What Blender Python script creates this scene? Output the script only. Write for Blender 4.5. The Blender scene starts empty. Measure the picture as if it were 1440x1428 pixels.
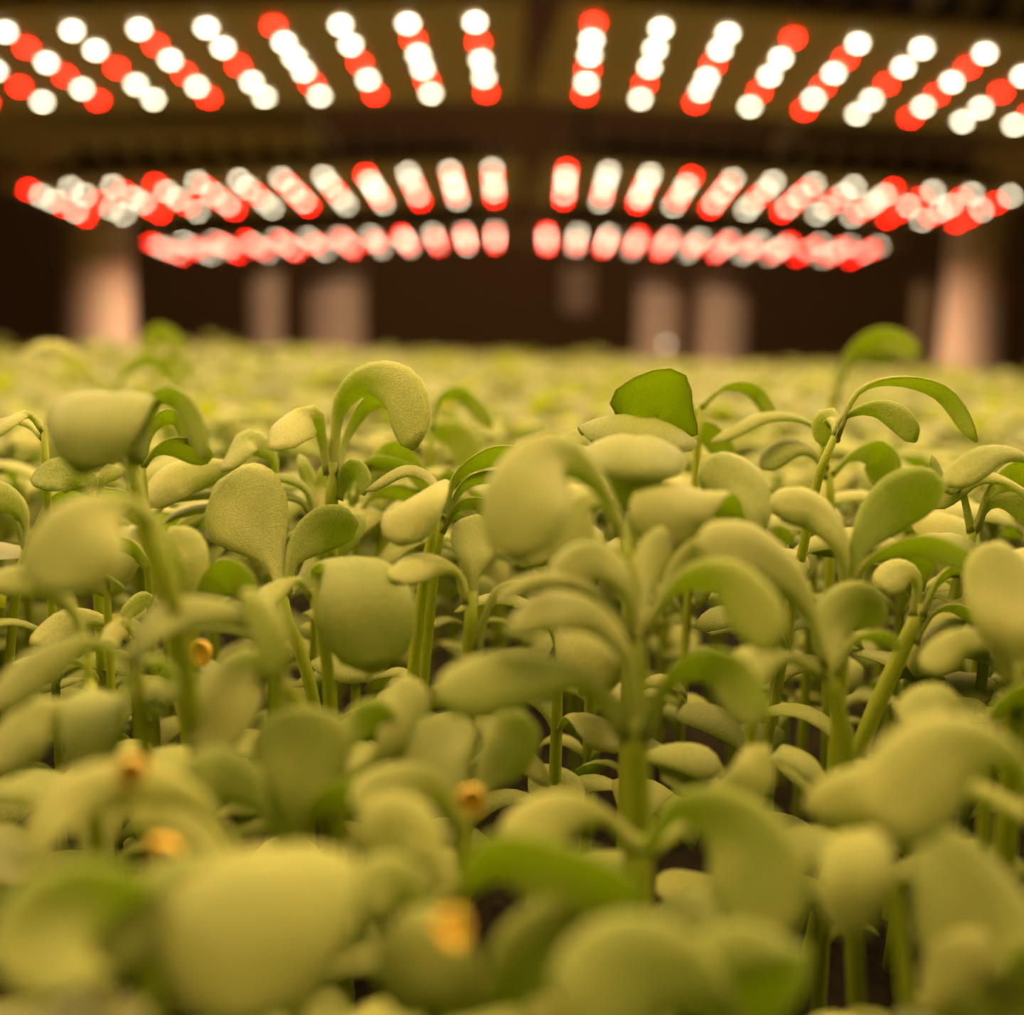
import bpy, bmesh, math, random
import numpy as np
from mathutils import Vector, Matrix

random.seed(7)
rng = np.random.default_rng(11)
S = bpy.context.scene
COL = S.collection

# ------------------------------------------------------------------ camera
W, H = 1440.0, 1428.0
FPX = 1440.0
PITCH = math.radians(9.3)
ROLL = math.radians(1.3)
CAM = Vector((0.0, 0.0, 0.060))
FWD = Vector((0, math.cos(PITCH), -math.sin(PITCH)))
_r = Vector((1, 0, 0)); _u = _r.cross(FWD).normalized()
RGT = (_r * math.cos(ROLL) + _u * math.sin(ROLL)).normalized()
UPV = RGT.cross(FWD).normalized()
cd = bpy.data.cameras.new('camera')
cam = bpy.data.objects.new('camera', cd); COL.objects.link(cam)
cam.matrix_world = Matrix(((RGT.x, UPV.x, -FWD.x, CAM.x), (RGT.y, UPV.y, -FWD.y, CAM.y),
                           (RGT.z, UPV.z, -FWD.z, CAM.z), (0, 0, 0, 1)))
cd.sensor_fit = 'HORIZONTAL'; cd.sensor_width = 36.0; cd.lens = 36.0 * FPX / W
cd.clip_start = 0.004; cd.clip_end = 50
cd.dof.use_dof = True; cd.dof.focus_distance = 0.100; cd.dof.aperture_fstop = 13.0
S.camera = cam

# ------------------------------------------------------------------ world, exposure
wd = bpy.data.worlds.new('world'); S.world = wd; wd.use_nodes = True
wd.node_tree.nodes['Background'].inputs[0].default_value = (0.30, 0.17, 0.09, 1)
wd.node_tree.nodes['Background'].inputs[1].default_value = 0.02
S.view_settings.view_transform = 'Standard'; S.view_settings.look = 'None'
S.view_settings.exposure = 0.0; S.view_settings.gamma = 1.0
S.view_settings.use_curve_mapping = False

LAMP_W = 3.5             # watts of each grow light's area lamp
LAMP_COL = (1.0, 0.72, 0.42)
LED_E = 31.0             # radiance of a diode lens

# ------------------------------------------------------------------ helpers
def P(px, py, d):
    """photo pixel + distance along the optical axis -> world point"""
    return CAM + RGT * ((px - W / 2) / FPX * d) + UPV * ((H / 2 - py) / FPX * d) + FWD * d

def link(name, me, mat=None, parent=None):
    o = bpy.data.objects.new(name, me); COL.objects.link(o)
    if mat is not None and me is not None and not me.materials: me.materials.append(mat)
    if parent is not None: o.parent = parent
    return o

def tag(o, label, cat, group=None):
    o['label'] = label; o['category'] = cat
    if group: o['group'] = group
    return o

def struct(o):
    o['kind'] = 'structure'; return o

def empty(name, loc):
    o = bpy.data.objects.new(name, None); COL.objects.link(o)
    o.location = loc; o.empty_display_size = 0.005
    return o

def mesh(name, V, F, smooth=True):
    me = bpy.data.meshes.new(name)
    me.from_pydata([tuple(v) for v in V], [], F)
    if smooth: me.polygons.foreach_set('use_smooth', [True] * len(me.polygons))
    me.update(); return me

def bm_mesh(name, bm, smooth=False):
    bmesh.ops.recalc_face_normals(bm, faces=bm.faces)
    me = bpy.data.meshes.new(name); bm.to_mesh(me); bm.free()
    if smooth: me.polygons.foreach_set('use_smooth', [True] * len(me.polygons))
    return me

def add_box(bm, lo, hi, bevel=0.0, M=None):
    c = [(a + b) / 2 for a, b in zip(lo, hi)]; s = [b - a for a, b in zip(lo, hi)]
    m = Matrix.Translation(c) @ Matrix.Diagonal((*s, 1))
    if M is not None: m = M @ m
    g = bmesh.ops.create_cube(bm, size=1, matrix=m)
    if bevel:
        es = list({e for v in g['verts'] for e in v.link_edges})
        bmesh.ops.bevel(bm, geom=es, offset=bevel, segments=2, affect='EDGES', profile=0.5)

def tube(pts, rad, seg=8, cap=True):
    V, F = [], []; n = len(pts); prev = None
    for i, p in enumerate(pts):
        t = (pts[min(i + 1, n - 1)] - pts[max(i - 1, 0)]).normalized()
        if prev is None:
            a = Vector((1, 0, 0)) if abs(t.x) < 0.9 else Vector((0, 1, 0))
            prev = t.cross(a).normalized()
        prev = (prev - t * prev.dot(t)).normalized(); b = t.cross(prev)
        r = rad[i] if isinstance(rad, (list, tuple)) else rad
        for k in range(seg):
            an = 2 * math.pi * k / seg
            V.append(p + prev * (math.cos(an) * r) + b * (math.sin(an) * r))
    for i in range(n - 1):
        for k in range(seg):
            k2 = (k + 1) % seg
            F.append((i * seg + k, i * seg + k2, (i + 1) * seg + k2, (i + 1) * seg + k))
    if cap:
        F.append(tuple(range(seg - 1, -1, -1))); F.append(tuple(range((n - 1) * seg, n * seg)))
    return V, F

def spline(pts, n):
    """n+1 samples of a Catmull-Rom curve through pts, evenly by parameter"""
    q = [pts[0] * 2 - pts[1]] + list(pts) + [pts[-1] * 2 - pts[-2]]
    m = len(pts) - 1; out = []
    for i in range(n + 1):
        u = i / n * m; k = min(int(u), m - 1); t = u - k
        a, b, c, d = q[k], q[k + 1], q[k + 2], q[k + 3]
        out.append(0.5 * ((2 * b) + (c - a) * t + (2 * a - 5 * b + 4 * c - d) * t * t + (3 * b - a - 3 * c + d) * t ** 3))
    L = [0.0]
    for i in range(n): L.append(L[-1] + (out[i + 1] - out[i]).length)
    T = L[-1]
    res = []; j = 0
    for i in range(n + 1):
        s = T * i / n
        while j < n - 1 and L[j + 1] < s: j += 1
        w = (s - L[j]) / max(L[j + 1] - L[j], 1e-9)
        res.append(out[j].lerp(out[j + 1], min(max(w, 0), 1)))
    return res

# spoon-shaped outline: a narrow petiole that swells to a broad rounded blade
PROF = [(0, .15), (.1, .15), (.2, .20), (.3, .34), (.42, .60), (.55, .84), (.68, .98), (.76, 1.0), (.85, .93), (.92, .76), (.97, .52), (1, .12)]
PROFW = [(0, .22), (.08, .30), (.18, .55), (.3, .80), (.45, .96), (.58, 1.0), (.7, .98), (.82, .86), (.91, .66), (.97, .42), (1, .10)]
def prof(t, table):
    for (a, x), (b, y) in zip(table, table[1:]):
        if t <= b: return x + (y - x) * (t - a) / (b - a)
    return table[-1][1]

def leaf_mesh(name, pts, half, side, table=PROF, nu=16, nv=8, cup=.22, thick=.00042, crease=.08, base_r=0., view=None):
    """thick fleshy leaf: pts is the midrib; side(i, tangent) gives the blade's across direction"""
    C = spline(pts, nu); top, bot = [], []
    Ss, Ns = [], []
    for i in range(nu + 1):
        t = (C[min(i + 1, nu)] - C[max(i - 1, 0)]).normalized()
        s = side(i, t); s = s - t * s.dot(t)
        if s.length < 1e-4: s = Ss[-1] if Ss else t.orthogonal()
        s = s.normalized()
        if Ss and s.dot(Ss[-1]) < 0: s = -s
        Ss.append(s); Ns.append(s.cross(t).normalized())
    mid = int(nu * .6)
    up = Vector((0, 0, 1)) if view is None else (Vector((0, 0, 1)) - view * 0.45)
    if Ns[mid].dot(up) < 0: Ns = [-n for n in Ns]
    for i in range(nu + 1):
        u = 0.5 - 0.5 * math.cos(math.pi * (i / nu)) if False else i / nu
        w = prof(u, table) * half
        if u < .4: w = max(w, base_r * .85 * (1 - u * .9))
        rim = 1.0
        for j in range(nv + 1):
            v = -1 + 2 * j / nv
            h = -cup * w * v * v - crease * half * math.exp(-(v / .14) ** 2) * min(1, w / half) * (1 - .6 * u)
            p = C[i] + Ss[i] * (w * v) + Ns[i] * h
            th = thick * (0.35 + 0.65 * math.sqrt(max(0, 1 - v * v))) * (1.6 - .9 * u)
            if u < .3: th = max(th, base_r * 1.5 * (1 - u / .3) * math.sqrt(max(0, 1 - v * v)))
            if i in (nu,): th *= .5
            top.append(p + Ns[i] * th * .5); bot.append(p - Ns[i] * th * .5)
    n = len(top); V = top + bot; F = []; m = nv + 1
    for i in range(nu):
        for j in range(nv):
            a, b, c, d = i * m + j, i * m + j + 1, (i + 1) * m + j + 1, (i + 1) * m + j
            F.append((a, b, c, d)); F.append((n + d, n + c, n + b, n + a))
        F.append((i * m, (i + 1) * m, n + (i + 1) * m, n + i * m))
        F.append(((i + 1) * m + nv, i * m + nv, n + i * m + nv, n + (i + 1) * m + nv))
    for j in range(nv):
        F.append((j + 1, j, n + j, n + j + 1)); e = nu * m
        F.append((e + j, e + j + 1, n + e + j + 1, n + e + j))
    return mesh(name, V, F)

# ------------------------------------------------------------------ materials
def nmat(name):
    m = bpy.data.materials.new(name); m.use_nodes = True
    nt = m.node_tree; nt.nodes.clear()
    return m, nt, nt.nodes, nt.links

def leaf_material(name, c_lo, c_hi, trans_col, trans=.38, grain=3200., sheen=.35):
    m, nt, N, L = nmat(name)
    out = N.new('ShaderNodeOutputMaterial'); mix = N.new('ShaderNodeMixShader')
    pb = N.new('ShaderNodeBsdfPrincipled'); tr = N.new('ShaderNodeBsdfTranslucent')
    geo = N.new('ShaderNodeNewGeometry'); oi = N.new('ShaderNodeObjectInfo')
    n1 = N.new('ShaderNodeTexNoise'); n1.inputs['Scale'].default_value = grain; n1.inputs['Detail'].default_value = 2
    n2 = N.new('ShaderNodeTexNoise'); n2.inputs['Scale'].default_value = 260; n2.inputs['Detail'].default_value = 3
    for n in (n1, n2): L.new(geo.outputs['Position'], n.inputs['Vector'])
    r1 = N.new('ShaderNodeMapRange'); r1.inputs[1].default_value = .38; r1.inputs[2].default_value = .62
    L.new(n1.outputs['Fac'], r1.inputs[0])
    ad = N.new('ShaderNodeMath'); ad.operation = 'MULTIPLY_ADD'; ad.inputs[1].default_value = .36
    L.new(r1.outputs[0], ad.inputs[0])
    m2 = N.new('ShaderNodeMath'); m2.operation = 'MULTIPLY_ADD'; m2.inputs[1].default_value = .35
    L.new(n2.outputs['Fac'], m2.inputs[0])
    m3 = N.new('ShaderNodeMath'); m3.operation = 'MULTIPLY'; m3.inputs[1].default_value = .3
    L.new(oi.outputs['Random'], m3.inputs[0]); L.new(m3.outputs[0], m2.inputs[2]); L.new(m2.outputs[0], ad.inputs[2])
    mc = N.new('ShaderNodeMix'); mc.data_type = 'RGBA'
    mc.inputs[6].default_value = (*c_lo, 1); mc.inputs[7].default_value = (*c_hi, 1)
    L.new(ad.outputs[0], mc.inputs[0]); L.new(mc.outputs[2], pb.inputs['Base Color'])
    pb.inputs['Roughness'].default_value = .55; pb.inputs['Specular IOR Level'].default_value = .22
    pb.inputs['Sheen Weight'].default_value = sheen; pb.inputs['Sheen Roughness'].default_value = .45
    pb.inputs['Sheen Tint'].default_value = (1.0, .86, .66, 1)
    bp = N.new('ShaderNodeBump'); bp.inputs['Strength'].default_value = .6; bp.inputs['Distance'].default_value = .00012
    L.new(n1.outputs['Fac'], bp.inputs['Height']); L.new(bp.outputs[0], pb.inputs['Normal'])
    tr.inputs['Color'].default_value = (*trans_col, 1)
    mix.inputs[0].default_value = trans
    L.new(pb.outputs[0], mix.inputs[1]); L.new(tr.outputs[0], mix.inputs[2]); L.new(mix.outputs[0], out.inputs[0])
    return m

def plain(name, col, rough=.6, noise=None, col2=None, metal=0., bump=0., spec=.4):
    m, nt, N, L = nmat(name)
    out = N.new('ShaderNodeOutputMaterial'); pb = N.new('ShaderNodeBsdfPrincipled')
    pb.inputs['Base Color'].default_value = (*col, 1); pb.inputs['Roughness'].default_value = rough
    pb.inputs['Metallic'].default_value = metal; pb.inputs['Specular IOR Level'].default_value = spec
    if noise:
        geo = N.new('ShaderNodeNewGeometry'); n = N.new('ShaderNodeTexNoise')
        n.inputs['Scale'].default_value = noise; n.inputs['Detail'].default_value = 5
        L.new(geo.outputs['Position'], n.inputs['Vector'])
        mc = N.new('ShaderNodeMix'); mc.data_type = 'RGBA'
        mc.inputs[6].default_value = (*col, 1); mc.inputs[7].default_value = (*(col2 or col), 1)
        L.new(n.outputs['Fac'], mc.inputs[0]); L.new(mc.outputs[2], pb.inputs['Base Color'])
        if bump:
            b = N.new('ShaderNodeBump'); b.inputs['Strength'].default_value = .6; b.inputs['Distance'].default_value = bump
            L.new(n.outputs['Fac'], b.inputs['Height']); L.new(b.outputs[0], pb.inputs['Normal'])
    L.new(pb.outputs[0], out.inputs[0]); return m

def glow(name, col, e):
    m, nt, N, L = nmat(name)
    out = N.new('ShaderNodeOutputMaterial'); em = N.new('ShaderNodeEmission')
    em.inputs[0].default_value = (*col, 1); em.inputs[1].default_value = e
    L.new(em.outputs[0], out.inputs[0])
    m.cycles.emission_sampling = 'NONE'      # the lamp beside it carries the light
    return m

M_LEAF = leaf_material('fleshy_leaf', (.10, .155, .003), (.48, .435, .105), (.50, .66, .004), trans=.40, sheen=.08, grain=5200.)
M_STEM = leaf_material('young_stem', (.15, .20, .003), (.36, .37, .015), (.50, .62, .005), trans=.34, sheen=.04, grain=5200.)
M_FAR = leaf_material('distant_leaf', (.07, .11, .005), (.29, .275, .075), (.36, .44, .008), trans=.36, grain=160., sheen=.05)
M_SOIL = plain('growing_medium', (.006, .005, .002), .95, 420, (.03, .022, .008), bump=.002, spec=.05)
M_HULL = plain('seed_hull', (.82, .46, .03), .45, 900, (.92, .64, .07))
M_TRAY = plain('black_plastic', (.02, .018, .016), .5, 60, (.03, .026, .022))
M_HOUSE = plain('lamp_housing', (.25, .17, .12), .55, 40, (.30, .20, .145))
M_PALE = plain('pale_plastic', (.74, .55, .44), .5, 20, (.80, .60, .48))
M_BOARD = plain('shelf_board', (.50, .36, .20), .7, 14, (.60, .42, .26))
M_WALL = plain('brown_wall', (.17, .09, .035), .85, 3, (.22, .12, .045))
M_DARK = plain('dark_ceiling', (.035, .022, .014), .9, 4, (.05, .03, .02))
M_FLOOR = plain('concrete_floor', (.10, .08, .065), .8, 5, (.15, .12, .10))
M_WHITE = glow('white_diode', (1.0, .91, .63), LED_E)
M_RED = glow('red_diode', (1.0, .007, .004), LED_E * 3.2)
M_IND = glow('indicator_glow', (1.0, .80, .55), 4.0)

# ------------------------------------------------------------------ the room and the rack
FLOOR_Z = -0.95; CEIL_Z = 1.75
def slab(name, lo, hi, mat):
    bm = bmesh.new(); add_box(bm, lo, hi); return struct(link(name, bm_mesh(name, bm), mat))
slab('floor', (-2.6, -1.6, FLOOR_Z - .1), (2.6, 3.6, FLOOR_Z), M_FLOOR)
slab('ceiling', (-2.6, -1.6, CEIL_Z), (2.6, 3.6, CEIL_Z + .1), M_DARK)
slab('wall_back', (-2.6, 3.6, FLOOR_Z), (2.6, 3.7, CEIL_Z), M_WALL)
slab('wall_left', (-2.7, -1.6, FLOOR_Z), (-2.6, 3.6, CEIL_Z), M_WALL)
slab('wall_right', (2.6, -1.6, FLOOR_Z), (2.7, 3.6, CEIL_Z), M_WALL)
slab('wall_front', (-2.6, -1.7, FLOOR_Z), (2.6, -1.6, CEIL_Z), M_WALL)

cl = empty('added_fill_lamp', (0, 2.15, CEIL_Z - .045))  # made-up lamp, added out of view to lighten the wall and pipes behind
tag(cl, 'added fill lamp overhead, out of view, brightening the pipes and wall behind', 'fill lamp')
bm = bmesh.new(); add_box(bm, (-.6, -.09, 0), (.6, .09, .045), .006); link('housing', bm_mesh('housing', bm), M_DARK, cl)
bm = bmesh.new(); add_box(bm, (-.57, -.07, -.006), (.57, .07, -.0005), .002); link('diffuser', bm_mesh('diffuser', bm), M_IND, cl)
ld = bpy.data.lights.new('added_fill_light', 'AREA'); ld.shape = 'RECTANGLE'; ld.size = 1.1; ld.size_y = .13
ld.energy = 10.0; ld.color = (1.0, .66, .36)
lo = bpy.data.objects.new('lamp', ld); COL.objects.link(lo); lo.parent = cl; lo.location = (0, 0, -.012)

BED_X, BED_Y0, BED_Y1 = 0.66, -0.42, 1.62
# grow tray: base, four rims, soil
tray = empty('grow_tray', (0, (BED_Y0 + BED_Y1) / 2, -.05))
tag(tray, 'wide black plastic grow tray filled with dark medium under the seedlings', 'tray')
oy = (BED_Y0 + BED_Y1) / 2
def part_box(name, lo, hi, mat, root, bevel=0., smooth=False):
    bm = bmesh.new(); add_box(bm, [a - b for a, b in zip(lo, root.location)], [a - b for a, b in zip(hi, root.location)], bevel)
    return link(name, bm_mesh(name, bm, smooth), mat, root)
part_box('base', (-BED_X, BED_Y0, -.05), (BED_X, BED_Y1, -.035), M_TRAY, tray)
for s in (-1, 1):
    x0, x1 = sorted((s * BED_X, s * (BED_X + .012)))
    part_box('rim', (x0, BED_Y0 - .012, -.05), (x1, BED_Y1 + .012, .012), M_TRAY, tray, .003)
part_box('rim', (-BED_X, BED_Y0 - .012, -.05), (BED_X, BED_Y0, .012), M_TRAY, tray, .003)
part_box('rim', (-BED_X, BED_Y1, -.05), (BED_X, BED_Y1 + .012, .012), M_TRAY, tray, .003)
def soil():
    nx, ny = 110, 150; V = []; F = []
    for j in range(ny + 1):
        for i in range(nx + 1):
            z = random.uniform(-.003, .001)
            V.append((-BED_X + 2 * BED_X * i / nx, BED_Y0 + (BED_Y1 - BED_Y0) * j / ny - oy, z + .05))
    for j in range(ny):
        for i in range(nx):
            a = j * (nx + 1) + i; F.append((a, a + 1, a + nx + 2, a + nx + 1))
    o = link('growing_medium', mesh('growing_medium', V, F), M_SOIL, tray); o['kind'] = 'stuff'
soil()

# bench under the tray
bench = empty('rack_shelf', (0, oy, FLOOR_Z))
tag(bench, 'brown shelf on square legs carrying the grow tray', 'shelf')
part_box('deck', (-.72, BED_Y0 - .05, -.085), (.72, BED_Y1 + .03, -.0505), M_BOARD, bench)
for sx in (-1, 1):
    for y in (BED_Y0, BED_Y1 - .06):
        part_box('leg', (sx * .66 - .025, y, FLOOR_Z), (sx * .66 + .025, y + .05, -.085), M_BOARD, bench, .004)

# ------------------------------------------------------------------ grow lights
PATL = ['WRWWR', 'WRWWRW', 'WWRWR', 'RWWWRW', 'WWRWW', 'WRWRWR', 'WWRWW', 'WRWRWR', 'RWWRW', 'WRWWRR', 'WWRWW', 'RWWRWR']
PATR = ['RWWRWR', 'WWWRW', 'WWRWWR', 'RWWRW', 'WRWRWR', 'WWRWW', 'WRWRWR', 'WWRWW', 'RWWWRW', 'WRWRR', 'WRWWRW', 'WRWRR']
def lens_mesh(name, r):
    V, F = [], []; seg, rings = 14, 5
    for i in range(rings):
        a = math.pi / 2 * i / rings
        for k in range(seg):
            b = 2 * math.pi * k / seg
            V.append((r * math.cos(a) * math.cos(b), r * math.cos(a) * math.sin(b), -r * .30 * math.sin(a)))
    V.append((0, 0, -r * .30)); n = len(V) - 1
    for i in range(rings - 1):
        for k in range(seg):
            k2 = (k + 1) % seg; F.append((i * seg + k, i * seg + k2, (i + 1) * seg + k2, (i + 1) * seg + k))
    for k in range(seg): F.append(((rings - 1) * seg + k, (rings - 1) * seg + (k + 1) % seg, n))
    F.append(tuple(range(seg - 1, -1, -1)))
    return mesh(name, V, F)
LENS_R = .0032
ME_W = lens_mesh('white_diode', LENS_R); ME_W.materials.append(M_WHITE)
ME_R = lens_mesh('red_diode', LENS_R); ME_R.materials.append(M_RED)

def frame(p1, p12, pb):
    u = (p12 - p1) / 11.0; v = pb - p1
    un = u.normalized(); vv = (v - un * v.dot(un)).normalized(); n = un.cross(vv).normalized()
    if n.z < 0: n = -n
    return u, v, un, vv, n

def grow_light(p1, p12, pb, pat, label):
    u, v, un, vv, n = frame(p1, p12, pb)
    if un.cross(vv).z < 0: ex = -un
    else: ex = un
    org = p1 + u * 5.5 + v * .5
    root = empty('grow_light', org)
    root.rotation_euler = Matrix((ex, vv, n)).transposed().to_euler()
    R = Matrix((ex, vv, n))                       # world -> local
    L3 = lambda w: R @ (w - org)
    hw = u.length * 6.05; hd = v.length * .5 + .030
    inn = -1 if L3(p1).x < 0 else 1; ul = u.length
    bm = bmesh.new(); add_box(bm, (-hw - (.16 * ul if inn < 0 else 0), -hd, .001), (hw + (.16 * ul if inn > 0 else 0), hd, .010), .003)
    link('housing', bm_mesh('housing', bm), M_HOUSE, root)
    bm = bmesh.new(); add_box(bm, (-hw * .85, -hd * .55, .0101), (hw * .85, hd * .55, .034), .004)
    for k in range(-6, 7): add_box(bm, (hw * .12 * k - .002, -hd * .6, .0341), (hw * .12 * k + .002, hd * .6, .05))
    link('heat_sink', bm_mesh('heat_sink', bm), M_DARK, root)
    for s in (-1, 1):
        bm = bmesh.new(); add_box(bm, (s * hw * .93 - .008, -.02, .0101), (s * hw * .93 + .008, .02, .045), .003)
        link('hanger_clip', bm_mesh('hanger_clip', bm), M_PALE, root)
    for c, row in enumerate(pat):
        for k, ch in enumerate(row):
            w = p1 + u * c + v * (k / (len(row) - 1))
            o = link('diode', ME_W if ch == 'W' else ME_R, None, root); o.location = L3(w)
            if ch == 'R': o['label'] = 'red diode'
    tag(root, label, 'grow light', None)
    ld = bpy.data.lights.new('grow_light_lamp', 'AREA'); ld.shape = 'RECTANGLE'
    ld.size = hw * 1.9; ld.size_y = hd * 1.6; ld.energy = LAMP_W; ld.color = LAMP_COL
    lo = bpy.data.objects.new('lamp', ld); COL.objects.link(lo); lo.parent = root
    lo.location = (0, 0, -LENS_R - .004)
    return root

def ext(a, b, k): return a + (a - b) * k
PL1 = [P(668, 31, .70), None, P(684, 130, .847)]
PL1[1] = PL1[0] + (P(7, 45, .70) - PL1[0]) * (11 / 7)
PR1 = [P(835, 33, .70), None, P(822, 134, .847)]
PR1[1] = PR1[0] + (P(1385, 75, .728) - PR1[0]) * (11 / 6)
PL2 = [P(692, 238, 1.114), P(40, 267, 1.114), P(696, 279, 1.264)]
PR2 = [P(797, 238, 1.114), P(1421, 276, 1.165), P(792, 281, 1.264)]
PL3 = [P(696, 325, 1.51), P(213, 342, 1.51), P(697, 344, 1.66)]
PR3 = [P(769, 326, 1.51), P(1236, 346, 1.56), P(769, 347, 1.66)]
grow_light(*PL1, PATL, 'dazzling grow light of the nearest pair, its inner column starting with a white diode')
grow_light(*PR1, PATR, 'dazzling grow light of the nearest pair, its inner column starting with a red diode')
grow_light(*PL2, PATL, 'grow light of the middle pair, its outermost corner diode red, above the bed')
grow_light(*PR2, PATR, 'grow light of the middle pair with red diode starting its inner column')
grow_light(*PL3, PATL, 'dim pinkish grow light of the far pair, nearer the paired pale pipes')
grow_light(*PR3, PATR, 'dim pinkish grow light of the far pair, on the small junction box side')
# the same row of lamps goes on overhead
for k in (1, 1.72):
    for A, B, pat, nm in ((PL1, PL2, PATL, 'white outer corner'), (PR1, PR2, PATR, 'red inner corner')):
        q = [ext(a, b, k) for a, b in zip(A, B)]
        grow_light(*q, pat, 'overhead grow light panel above the %s seedlings, its diodes with a %s' % ('blurred' if k == 1 else 'foreground', nm))

# boards of the shelf above, running along the rack on both sides of an open middle
u, v, un, vv, n = frame(*PL1)
back = (PL3[0] + PR3[0]) / 2; front = (PL1[0] + PR1[0]) / 2
along = (back - front); slope = along.z / along.y
def shelf_board(x0, x1, label):
    y0, y1 = -.45, 1.60
    z = lambda y: front.z + (y - front.y) * slope + .075
    V = []
    for zz in (0, .018):
        for (x, y) in ((x0, y0), (x1, y0), (x1, y1), (x0, y1)): V.append((x, y, z(y) + zz))
    F = [(3, 2, 1, 0), (4, 5, 6, 7), (0, 1, 5, 4), (1, 2, 6, 5), (2, 3, 7, 6), (3, 0, 4, 7)]
    return tag(link('shelf_board', mesh('shelf_board', V, F, False), M_BOARD), label, 'board')
shelf_board(-.74, -.25, 'long brown shelf board above the grow lights that start with white diodes')
shelf_board(.33, .80, 'long brown shelf board above the grow lights that start with red diodes')

# round pale uprights
def pipe(name, px0, px1, py, d, label, cat, mat, z0=FLOOR_Z, z1=CEIL_Z, group=None):
    a, b = P(px0, py, d), P(px1, py, d); c = (a + b) / 2; r = (b - a).length / 2
    root = empty(name, (c.x, c.y, z0))
    Vt, Ft = tube([Vector((0, 0, .012)), Vector((0, 0, (z1 - z0) * .5)), Vector((0, 0, z1 - z0 - .012))], r, 32)
    link('shaft', mesh('shaft', Vt, Ft), mat, root)
    Vt, Ft = tube([Vector((0, 0, 0)), Vector((0, 0, .012))], r * 1.1, 32); link('foot', mesh('foot', Vt, Ft, False), mat, root)
    Vt, Ft = tube([Vector((0, 0, z1 - z0 - .012)), Vector((0, 0, z1 - z0))], r * 1.1, 32); link('top_flange', mesh('top_flange', Vt, Ft, False), mat, root)
    return tag(root, label, cat, group)
pipe('support_pipe', 93, 186, 440, 1.72, 'thick pale pinkish upright pipe behind the broad folded leaf', 'pipe', M_PALE)
pipe('support_pipe', 1326, 1408, 460, 1.72, 'thick pale pinkish upright pipe behind the tall seedling with two arching leaves', 'pipe', M_PALE)

RZ = P(720, 384, 2.55).z
# pale pipes of the rack behind, a junction box and a small indicator lamp
pipe('rack_pipe', 352, 398, 450, 2.55, 'slim pale pipe of the rack behind, beside a wider twin', 'pipe', M_PALE, z1=RZ)
pipe('rack_pipe', 432, 512, 450, 2.55, 'wide pale pipe of the rack behind, beside a slimmer twin', 'pipe', M_PALE, z1=RZ)
lamp_pipe = pipe('rack_pipe', 896, 958, 450, 2.55, 'pale pipe of the rack behind, carrying a small round indicator lamp', 'pipe', M_PALE, z1=RZ)
pipe('rack_pipe', 980, 1050, 450, 2.55, 'pale pipe of the rack behind, next to the one with the indicator lamp', 'pipe', M_PALE, z1=RZ)
pipe('rack_pipe', 1284, 1308, 450, 2.55, 'thin dim pipe of the rack behind, close to the thick upright', 'pipe', M_BOARD, z1=RZ)
c = P(812, 408, 2.5)
jb = empty('junction_box', c - Vector((0, 0, .055)))
tag(jb, 'small pale junction box hanging by its conduit behind the grow lights', 'junction box')
bm = bmesh.new(); add_box(bm, (-.036, -.02, 0), (.036, .02, .105), .006); link('body', bm_mesh('body', bm), M_PALE, jb)
bm = bmesh.new(); add_box(bm, (-.033, -.0235, .004), (.033, -.0203, .101), .001); link('lid', bm_mesh('lid', bm), M_PALE, jb)
Vt, Ft = tube([Vector((0, 0, .105)), Vector((0, 0, .5)), Vector((0, 0, CEIL_Z - (c.z - .055)))], .008, 10)
link('conduit', mesh('conduit', Vt, Ft), M_DARK, jb)
Vt, Ft = tube([Vector((0, .0, 0)), Vector((0, .014, 0))], .0085, 16); il = link('indicator_lamp', mesh('indicator_lamp', Vt, Ft), M_DARK, lamp_pipe)
il.location = P(937, 485, 2.486) - lamp_pipe.location; il['label'] = 'small round glowing indicator lamp'
bm = bmesh.new(); bmesh.ops.create_uvsphere(bm, u_segments=16, v_segments=10, radius=.006); link('bulb', bm_mesh('bulb', bm, True), M_IND, il)

def local_leaf(name, length, half, elev, droop, table, twist=0, nu=12, nv=6):
    pts = []; a = elev; p = Vector((0, 0, 0)); n = 6
    for i in range(n + 1):
        pts.append(p.copy()); p = p + Vector((math.cos(a), math.sin(twist * i / n) * .25, math.sin(a))) * (length / n); a -= droop / n
    return leaf_mesh(name, pts, half, lambda i, t: Vector((0, 1, 0)), table=table, nu=nu, nv=nv, cup=.25, base_r=.0006)
LV = []
for i in range(12):
    el = random.uniform(.75, 1.35); dr = random.uniform(1.3, 2.9)
    me = local_leaf('leaf', random.uniform(.0135, .0185), random.uniform(.0028, .0044), el, dr, PROF if i % 3 else PROFW, random.uniform(-2, 2))
    me.materials.append(M_LEAF); LV.append(me)

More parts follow.
